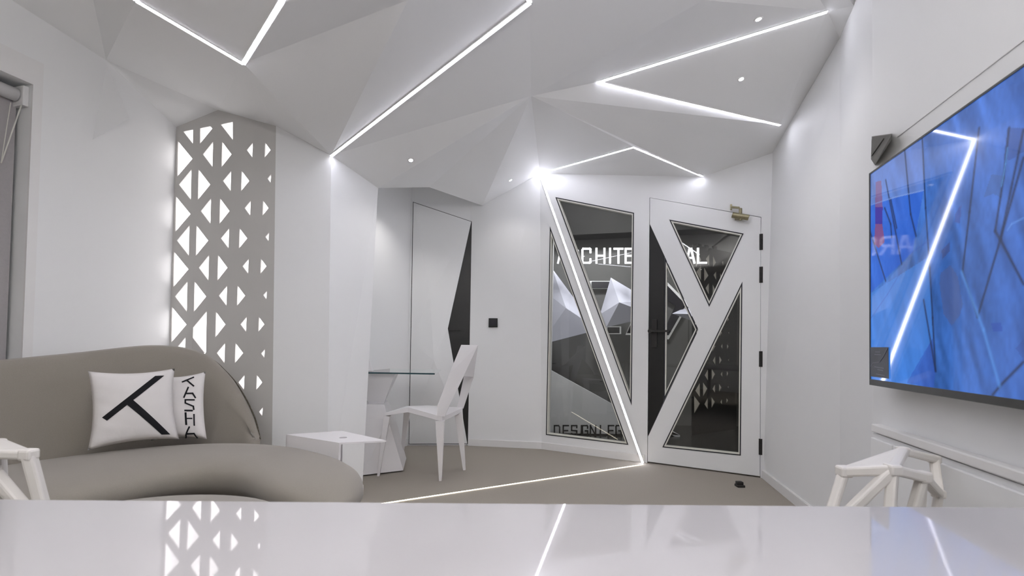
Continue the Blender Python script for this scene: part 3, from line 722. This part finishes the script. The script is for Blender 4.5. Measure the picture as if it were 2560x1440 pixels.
# ------------------------------------------------------------------ white side table with a round hole
zt = .50
tA, tB, tC, tD = PZ(715, 1086, zt), PZ(854, 1077, zt), PZ(966, 1101, zt), PZ(848, 1107, zt)
stt = thing('side_table', 'small white angular side table with a round hole, behind the sofa end', 'side table', ((tA+tB+tC+tD)/4*1).to_tuple()[:2]+(0,))
hc = PZ(858, 1094, zt); fz = (V((0, 0, 0)), V((1, 0, 0)), V((0, 1, 0)), V((0, 0, 1)))
holed('tabletop', [(p.x, p.y) for p in (tA, tB, tC, tD)], [[(hc.x+.020*math.cos(k*math.pi/10), hc.y+.020*math.sin(k*math.pi/10)) for k in range(20)]],
      (V((0, 0, zt)), V((1, 0, 0)), V((0, 1, 0)), V((0, 0, 1))), .008, M['lacquer'], stt)
MB().cyl((hc.x, hc.y, zt-.03), (hc.x, hc.y, zt-.009), .019).build('grommet', M['rubber'], stt, True)
dn = V((0, 0, -1)); iv = ((tB-tA)).normalized()*.01
MB().plate([up(tA, zt-.008), up(tD, zt-.008), up(tD.lerp(tA, .06), 0), up(tA, 0)], iv).build('side_panel', M['lacquer'], stt)
iv2 = (tD-tA).normalized()*.01
MB().plate([up(tA, zt-.008), up(tB, zt-.008), up(tB, 0), up(tA, 0)], iv2).build('side_panel', M['lacquer'], stt)
reparent(stt)

# ------------------------------------------------------------------ glass desk in the alcove
dz = PY(1000, 931, 3.48).z
gd = thing('glass_desk', 'clear glass desk on a white angular pedestal in the alcove', 'desk', (-1.0, 3.65, 0))
g1 = PY(1087, 930, 3.45); gx = g1.x
gp = [V((-1.20, 3.45, dz)), V((gx, 3.45, dz)), V((gx-.03, 3.95, dz)), V((-1.06, 3.95, dz))]
MB().plate([p+V((0, .004 if p.y < 3.6 else 0, 0)) for p in gp], (0, 0, -.010)).build('glass_top', M['clearglass'], gd)
MB().box(((gx-1.20)/2, 3.449, dz-.005), (gx+1.20, .004, .011)).build('glass_edge', M['glassedge'], gd)
b0 = PZ(1008, 1176, .012); b1 = PZ(905, 1188, .012); bc = (b0+b1)/2+V((-.02, .17, 0)); 
vv = [b1, b0, b0+V((-.06, .36, 0)), b1+V((-.04, .30, 0))]
zt2 = PY(940, 1009, 3.55).z; tx0 = PY(900, 1009, 3.5).x; tx1 = PY(961, 1009, 3.5).x; zm = PY(972, 1045, 3.52).z; xm = PY(972, 1045, 3.5).x
top4 = [V((tx0-.02, 3.50, zt2)), V((tx1, 3.50, zt2)), V((tx1-.04, 3.74, zt2)), V((tx0-.02, 3.74, zt2))]
mid4 = [V((tx0-.03, 3.48, zm)), V((xm, 3.48, zm)), V((xm-.03, 3.77, zm)), V((tx0-.03, 3.77, zm))]
allp = vv+mid4+top4
fs = [(0, 3, 2, 1), (8, 9, 10, 11)]
for b in (0, 4): fs += [(b+i, b+(i+1) % 4, b+4+(i+1) % 4, b+4+i) for i in range(4)]
MB().add(allp, fs).build('pedestal', M['lacquer'], gd)
cxm = (tx0+tx1)/2; inv = [V((cxm-.05, 3.57, zt2)), V((cxm+.07, 3.57, zt2)), V((cxm+.05, 3.68, zt2)), V((cxm-.05, 3.68, zt2)),
                        V((cxm-.16, 3.50, dz-.012)), V((cxm+.17, 3.50, dz-.012)), V((cxm+.12, 3.85, dz-.012)), V((cxm-.12, 3.85, dz-.012))]
MB().add(inv, [(0, 3, 2, 1), (4, 5, 6, 7)]+[(i, (i+1) % 4, 4+(i+1) % 4, 4+i) for i in range(4)]).build('upper_support', M['lacquer'], gd)
reparent(gd)
od = PY(925, 926, 3.6); o = MB().add([V((od.x-.03, 3.57, dz+.001)), V((od.x+.025, 3.57, dz+.001)), V((od.x+.02, 3.63, dz+.001)), V((od.x-.03, 3.63, dz+.001)), V((od.x-.02, 3.6, dz+.13)), V((od.x-.03, 3.6, dz+.13))],
        [(0, 3, 2, 1), (0, 1, 4, 5), (1, 2, 4), (2, 3, 5, 4), (3, 0, 5)]).build('desk_ornament', M['lacquer'])
tag(o, 'small white pointed object standing on the glass desk', 'ornament')

# ------------------------------------------------------------------ faceted chair
ch = thing('faceted_chair', 'white faceted designer chair with an open angular back at the glass desk', 'chair', (-.66, 3.45, 0))
NF, NR, FR_, FF = PY(960, 1033, 3.33), PY(1106, 1042, 3.25), PY(1157, 1019, 3.62), PY(1016, 1015, 3.70)
md1 = PY(1020, 1022, 3.32)+V((0, 0, .012)); md2 = FF.lerp(FR_, .4)+V((0, 0, .01))
th = V((0, 0, -.022)); arch1 = PY(1018, 1031, 3.32); 
top = [NF, md1, NR, FR_, md2, FF]; bot = [p+th for p in top]; bot[1] = V((md1.x, md1.y, arch1.z)); bot[2] = NR+V((0, 0, -.035)); bot[3] = FR_+V((0, 0, -.035))
MB().add(top+bot, [(0, 1, 4, 5), (1, 2, 3, 4), (6, 11, 10, 7), (7, 10, 9, 8)]+[(i, (i+1) % 6, 6+(i+1) % 6, 6+i) for i in range(6)]).build('seat', M['lacquer'], ch, bevel=.002)
def leg(t0, f0_, w0, wf):
    MB().bar(t0, V((f0_.x, f0_.y, 0)), w0, w0*.8, up=(0, 1, .01), w2=wf, h2=wf).build('leg', M['lacquer'], ch, bevel=.001)
leg(NR+V((-.018, .02, -.03)), PZ(1101, 1202, 0), .062, .018)
leg(NF+V((.02, .02, -.02)), PZ(946, 1190, 0), .045, .016)
leg(FR_+V((-.03, -.03, -.03)), PZ(1161, 1175, 0), .06, .02)
leg(FF+V((.015, -.02, -.02)), PZ(1003, 1150, 0), .05, .018)
thv = V((.022, .004, .0))
nearp = [PY(1092, 1040, 3.25), PY(1093, 1014, 3.25), PY(1123, 935, 3.25), PY(1153, 862, 3.27), PY(1195, 863, 3.27), PY(1160, 939, 3.26), PY(1117, 1028, 3.25), PY(1112, 1042, 3.25)]
ny = V((0, .022, 0))
MB().plate(nearp, ny).build('back_frame', M['lacquer'], ch, bevel=.0015)
farp = [PY(1160, 940, 3.60), PY(1184, 942, 3.60), PY(1158, 1022, 3.62), PY(1142, 1022, 3.62)]
MB().plate(farp, ny).build('back_frame', M['lacquer'], ch, bevel=.0015)
# folded panel linking the two uprights
xp = [PY(1195, 863, 3.285), PY(1184, 942, 3.60), PY(1161, 940, 3.58), PY(1160, 939, 3.285)]
nn = (xp[1]-xp[0]).cross(xp[3]-xp[0]).normalized()*.012
MB().plate(xp, nn).build('back_panel', M['lacquer'], ch)
reparent(ch)

# ------------------------------------------------------------------ geometric wire stools
def wire_stool(label, nodes, edges, faces, group, feet=True):
    t = thing('wire_stool', label, 'stool', (sum((V(nodes[k]) for k in nodes), V())/len(nodes)).to_tuple()[:2]+(0,), group)
    mb = MB()
    edges = [(a, b, r*1.2) for a, b, r in edges]
    for a, b, r in edges: mb.bar(nodes[a], nodes[b], r, r*.85)
    rr = {}
    for a, b, r in edges:
        for k in (a, b): rr[k] = max(rr.get(k, 0), r)
    for k, r in rr.items(): mb.box(nodes[k], (r*1.05, r*1.05, r*.95))
    o = mb.build('frame', M['metal'], t, bevel=.006)
    if faces:
        mb = MB()
        for f in faces:
            pp = [nodes[k] for k in f]; mb.plate([p+V((0, 0, .012)) for p in pp], (0, 0, -.012))
        mb.build('seat', M['metal'], t, bevel=.004)
    reparent(t); return t
Ys = 1.30
n = dict(A=PY(2110, 1162, 1.25), B=PY(2232, 1174, 1.18), C=PY(2258, 1128, 1.32), D=PY(2306, 1192, 1.20), E=PY(2346, 1234, 1.30), F=PY(2335, 1148, 1.36), X=PY(2180, 1150, 1.38))
n['A'].z = .663; n['X'] = V((n['A'].x+.06, 1.42, n['C'].z))
def foot(px, py, z, Y): p = PY(px, py, Y); return p
def extend(a, px, py, Y):
    b = PY(px, py, Y); d = b-a; return a+d*((a.z)/(a.z-b.z)) if b.z < a.z else b
n['a'] = extend(n['A'], 2086, 1255, 1.24); n['b'] = extend(n['B'], 2226, 1258, 1.17); n['d'] = extend(n['D'], 2288, 1258, 1.20)
n['e'] = extend(n['E'], 2342, 1265, 1.30)
n['m'] = extend(n['B'], 2145, 1258, 1.20); n['m'] = n['B'].lerp(n['m'], .75)
for k in 'abde': n[k].z = .01
n['m2'] = n['a'].lerp(n['A'], .0)
r = .021
wire_stool('white geometric wire stool standing under the television at lower right', n,
           [('A', 'B', .026), ('B', 'C', .022), ('A', 'C', .02), ('A', 'a', .020), ('B', 'b', r), ('B', 'm', .024), ('m', 'a', .02), ('B', 'D', .026), ('D', 'E', .022), ('D', 'd', r), ('E', 'e', .018), ('C', 'F', .022), ('F', 'E', .02), ('D', 'e', .017), ('m', 'b', .018)],
           [('A', 'B', 'C')], 'white wire seats')
n2 = dict(A=PY(-150, 1118, 1.12), B=PY(72, 1136, 1.12), C=PY(0, 1113, 1.24), D=PY(-120, 1100, 1.30))
n2['A'].z = n2['B'].z; n2['C'].z = n2['B'].z; n2['D'].z = n2['B'].z
n2['b'] = extend(n2['B'], 102, 1250, 1.13); n2['b'].z = .01
n2['m'] = PY(48, 1258, 1.13); n2['n'] = PY(-20, 1178, 1.13)
n2['m'] = n2['n']+(n2['m']-n2['n'])*2.2
n2['a'] = V((n2['A'].x, n2['A'].y, .01)); n2['d'] = V((n2['D'].x, n2['D'].y+.05, .01)); n2['c'] = V((n2['C'].x+.02, n2['C'].y+.04, .01))
n2['m'] = n2['n'].lerp(n2['m'], 1); 
wire_stool('white angular metal frame seat at the lower left beside the sofa', n2,
           [('A', 'B', .022), ('B', 'C', .018), ('C', 'D', .018), ('D', 'A', .018), ('B', 'b', .024), ('n', 'm', .024), ('A', 'n', .02), ('m', 'b', .018), ('A', 'a', .022), ('D', 'd', .02), ('C', 'c', .0001+.018), ('a', 'm', .018)],
           [('A', 'B', 'C', 'D')], 'white wire seats')

# ------------------------------------------------------------------ television
tvp = V((RC.x, RC.y, 0))
tvn = r2_n
tp0 = RC+tvn*.07
def onTV(px, py): return PP(px, py, tp0, tvn)
tBL = onTV(2176.5, 962); tTL = onTV(2172, 436); tvu = r2_u
z0, z1 = tBL.z, tTL.z; hgt = z1-z0; wid = hgt*16/9
O = V((tBL.x, tBL.y, z0)); frT = (O, tvu, V((0, 0, 1)), tvn)
tv = thing('television', 'large wall-mounted television showing a blue abstract picture', 'television', O+tvu*wid/2)
def pT_(s, t, d=0): return O+tvu*s+V((0, 0, t))+tvn*d
MB().box(pT_(wid/2, hgt/2, -.018), (wid, .034, hgt), (tvu, tvn, V((0, 0, 1)))).build('tv_body', M['bezel'], tv, bevel=.002)
bz = .006
holed('bezel', [(0, 0), (0, hgt), (wid, hgt), (wid, 0)], [[(bz, .022), (bz, hgt-bz), (wid-bz, hgt-bz), (wid-bz, .022)]], (O+tvn*.004, tvu, V((0, 0, 1)), tvn), .005, M['bezel'], tv)
MB().box(pT_(wid/2, hgt*.5, -.052), (.5, .034, .35), (tvu, tvn, V((0, 0, 1)))).build('wall_mount', M['black'], tv)
# picture on the screen
NU, NV = 440, 250
su, sv = wid-2*bz, hgt-.022-bz
gu, gv = np.meshgrid((np.arange(NU)+.5)/NU*su+bz, (np.arange(NV)+.5)/NV*sv+.022)
def tvc(x, y):
    p = onTV(2160+x/2, 320+y/2)-O; return (p.dot(tvu), p.z)
rng = np.random.RandomState(3)
def noise2(fu, fv, seed):
    r_ = np.random.RandomState(seed); a = r_.rand(int(fv)+3, int(fu*1.5)+4)
    x = gu/wid*fu; y = gv/hgt*fv; x0 = x.astype(int); y0 = y.astype(int); fx = x-x0; fy = y-y0; fx = fx*fx*(3-2*fx); fy = fy*fy*(3-2*fy)
    x0 = np.clip(x0, 0, a.shape[1]-2)
    return (a[y0, x0]*(1-fx)+a[y0, x0+1]*fx)*(1-fy)+(a[y0+1, x0]*(1-fx)+a[y0+1, x0+1]*fx)*fy
col = np.zeros((NV, NU, 3)); lum = noise2(3, 3, 1)
gx_ = np.clip((gu)/(.75), 0, 1)[..., None]
col[:] = (1-gx_)*np.array([.055, .20, .66])+gx_*np.array([.04, .115, .42])
top_ = np.clip((gv-hgt*.55)/(hgt*.45), 0, 1)[..., None]; col = col*(1-.35*top_)+np.array([.10, .20, .60])*.35*top_
gs_ = gu; gu = gu+.35*gv
col *= (.68+.64*noise2(60, 6, 4)[..., None])*(.75+.5*noise2(7, 5, 5)[..., None])
gu = gs_
col *= (.90+.20*noise2(180, 50, 6)[..., None])
def inpoly(poly):
    m_ = np.zeros(gu.shape, bool); n_ = len(poly)
    for i in range(n_):
        (x1, y1), (x2, y2) = poly[i], poly[(i+1) % n_]
        c_ = ((y1 > gv) != (y2 > gv)); xi = (x2-x1)*(gv-y1)/((y2-y1) if y2 != y1 else 1e-9)+x1
        m_ ^= c_ & (gu < xi)
    return m_
def fill(pts_, c_, al):
    m_ = inpoly([tvc(*p) for p in pts_]); col[m_] = col[m_]*(1-al)+np.array(c_)*al
def line(pts_, c_, al, wd=.003):
    pp = [tvc(*p) for p in pts_]
    for (x1, y1), (x2, y2) in zip(pp[:-1], pp[1:]):
        L2 = (x2-x1)**2+(y2-y1)**2; t_ = np.clip(((gu-x1)*(x2-x1)+(gv-y1)*(y2-y1))/L2, 0, 1)
        d_ = np.hypot(gu-x1-t_*(x2-x1), gv-y1-t_*(y2-y1)); a_l = (np.clip(1-d_/wd, 0, 1)*al)[..., None]
        col[:] = col*(1-a_l)+np.array(c_)*a_l
fill([(20, 235), (300, 50), (300, 312), (20, 388)], (.20, .28, .62), .45)
fill([(20, 385), (300, 312), (245, 620), (30, 830)], (.02, .11, .68), .6)
fill([(30, 830), (330, 640), (345, 1050), (230, 1290), (30, 1270)], (.06, .25, .80), .55)
fill([(345, 1050), (360, 1215), (350, 1300), (215, 1275)], (.03, .09, .50), .55)
fill([(60, 270), (88, 262), (95, 400), (58, 400)], (.24, .10, .22), .75)
fill([(58, 395), (95, 395), (93, 480), (58, 480)], (.07, .02, .30), .8)
fill([(58, 480), (93, 480), (105, 570), (75, 600), (52, 580)], (.28, .07, .12), .75)
fill([(435, 685), (470, 740), (497, 880), (480, 940), (440, 988), (400, 930), (380, 780), (385, 725)], (.07, .11, .30), .7)
fill([(390, 612), (430, 570), (432, 615), (395, 655)], (.05, .07, .22), .7)
fill([(460, 425), (490, 380), (482, 478), (455, 470)], (.08, .10, .32), .6)
fill([(635, 975), (690, 970), (692, 1015), (650, 1020)], (.02, .07, .42), .6)
fill([(720, 0), (800, 0), (800, 120), (730, 160), (700, 160)], (.04, .07, .25), .5)
fill([(600, 350), (640, 230), (700, 240), (690, 350), (650, 330)], (.06, .11, .25), .45)
fill([(760, 1100), (800, 1060), (800, 1160)], (.03, .07, .30), .5)
dk = (.02, .035, .10)
for l_ in ([(293, 50), (310, 400), (330, 700), (345, 950), (360, 1215)], [(578, 0), (530, 420), (495, 715), (570, 945), (685, 555), (800, 150)], [(728, 0), (700, 250), (658, 515), (685, 560), (800, 780)],
           [(800, 10), (685, 555)], [(30, 510), (110, 765)], [(205, 110), (235, 430), (262, 540)], [(645, 1335), (682, 1290), (800, 1170)], [(110, 260), (190, 680)],
           [(300, 860), (360, 1215)], [(105, 400), (135, 480), (140, 545)], [(135, 355), (165, 500)]):
    line(l_, dk, 1.0, .0065)
line([(490, 720), (600, 1010), (680, 1290)], (.10, .32, .85), .6, .008); line([(20, 390), (160, 345), (300, 312)], (.30, .45, .85), .6, .003)
line([(30, 960), (120, 830), (245, 620), (330, 560)], (.03, .08, .40), .5, .004)
line([(720, 100), (710, 180), (690, 290)], (.10, .35, .80), .6, .004); line([(800, 450), (740, 480), (720, 510)], (.15, .35, .85), .6, .004)
def tvletter(pts_list):
    for l_ in pts_list: line(l_, (.35, .55, .95), .35, .006)
vs_ = [pT_(bz+su*i/NU, .022+sv*j/NV, .001) for j in range(NV+1) for i in range(NU+1)]
fs = [(j*(NU+1)+i, j*(NU+1)+i+1, (j+1)*(NU+1)+i+1, (j+1)*(NU+1)+i) for j in range(NV) for i in range(NU)]
me = bpy.data.meshes.new('screen'); me.from_pydata([tuple(v) for v in vs_], [], fs); me.update()
ca = me.color_attributes.new('picture', 'FLOAT_COLOR', 'CORNER')
cc = np.ones((NV*NU, 4, 4)); cc[:, :, :3] = np.clip(col, 0, 1).reshape(-1, 1, 3); ca.data.foreach_set('color', cc.ravel())
sm = mat('screen_picture', (.008, .008, .010), .04, IOR=1.5); nt = sm.node_tree; at = nt.nodes.new('ShaderNodeAttribute'); at.attribute_name = 'picture'
nt.links.new(at.outputs['Color'], nt.nodes['Principled BSDF'].inputs['Emission Color']); nt.nodes['Principled BSDF'].inputs['Emission Strength'].default_value = .62
so = new_obj('screen', me, sm, tv)
# sticker card at the lower left corner of the screen
def tq(px, py, d): p = onTV(px, py); return p+tvn*d
card = MB().plate([tq(2179, 868, .003), tq(2224, 868, .003), tq(2225, 947, .003), tq(2180, 941, .003)], tvn*.001).build('corner_card', M['card'], tv)
mb = MB()
for ln in ([(2181, 916), (2186, 908), (2203, 905), (2213, 890), (2222, 872)], [(2190, 917), (2214, 921)], [(2198, 924), (2212, 927)], [(2194, 935), (2216, 939)], [(2192, 880), (2204, 880)], [(2190, 886), (2207, 887)]):
    for p, q in zip(ln[:-1], ln[1:]): mb.bar(tq(*p, .0048), tq(*q, .0048), .002, .001, up=tvn)
mb.build('card_markings', M['cardink'], card)
reparent(tv)

# wedge speaker
wp = [onR2(2180, 341), onR2(2229, 334), onR2(2229, 350), onR2(2188, 413), onR2(2178, 398)]
wf = [p+r2_n*.001 for p in wp]
ap0 = PP(2180, 341, RC+r2_n*.0, r2_n)
fpts = [onR2(2181, 342, .012), onR2(2229, 336, .05), onR2(2228, 351, .045), onR2(2188, 412, .03), onR2(2180, 398, .012)]
wo_ = thing('wedge_speaker', 'small dark wedge-shaped speaker above the television corner', 'speaker', wp[0])
k = 5; mid = onR2(2188, 385, .05)
MB().add(wf+fpts, [(4, 3, 2, 1, 0), (5, 6, 9), (6, 7, 8), (6, 8, 9)]+[(i, (i+1) % k, k+(i+1) % k, k+i) for i in range(k)]).build('speaker_body', M['speaker'], wo_)
MB().plate([fpts[0]+r2_n*.001+V((0, 0, -.01)), fpts[1].lerp(fpts[0], .35)+r2_n*.001+V((0, 0, -.012)), fpts[4]+r2_n*.001+V((0, 0, .012))], r2_n*.002).build('speaker_grille', M['speaker'], wo_)
reparent(wo_)

# door stop
ds = PZ(1853, 1219, 0)
dt = thing('door_stop', 'small black rubber door stop on the carpet before the door', 'door stop', ds)
MB().box(ds+V((0, .02, .008)), (.054, .05, .016)).build('stop_base', M['rubber'], dt, bevel=.003)
MB().box(ds+V((0, .025, .026)), (.044, .036, .020)).build('stop_pad', M['rubber'], dt, bevel=.004)
reparent(dt)
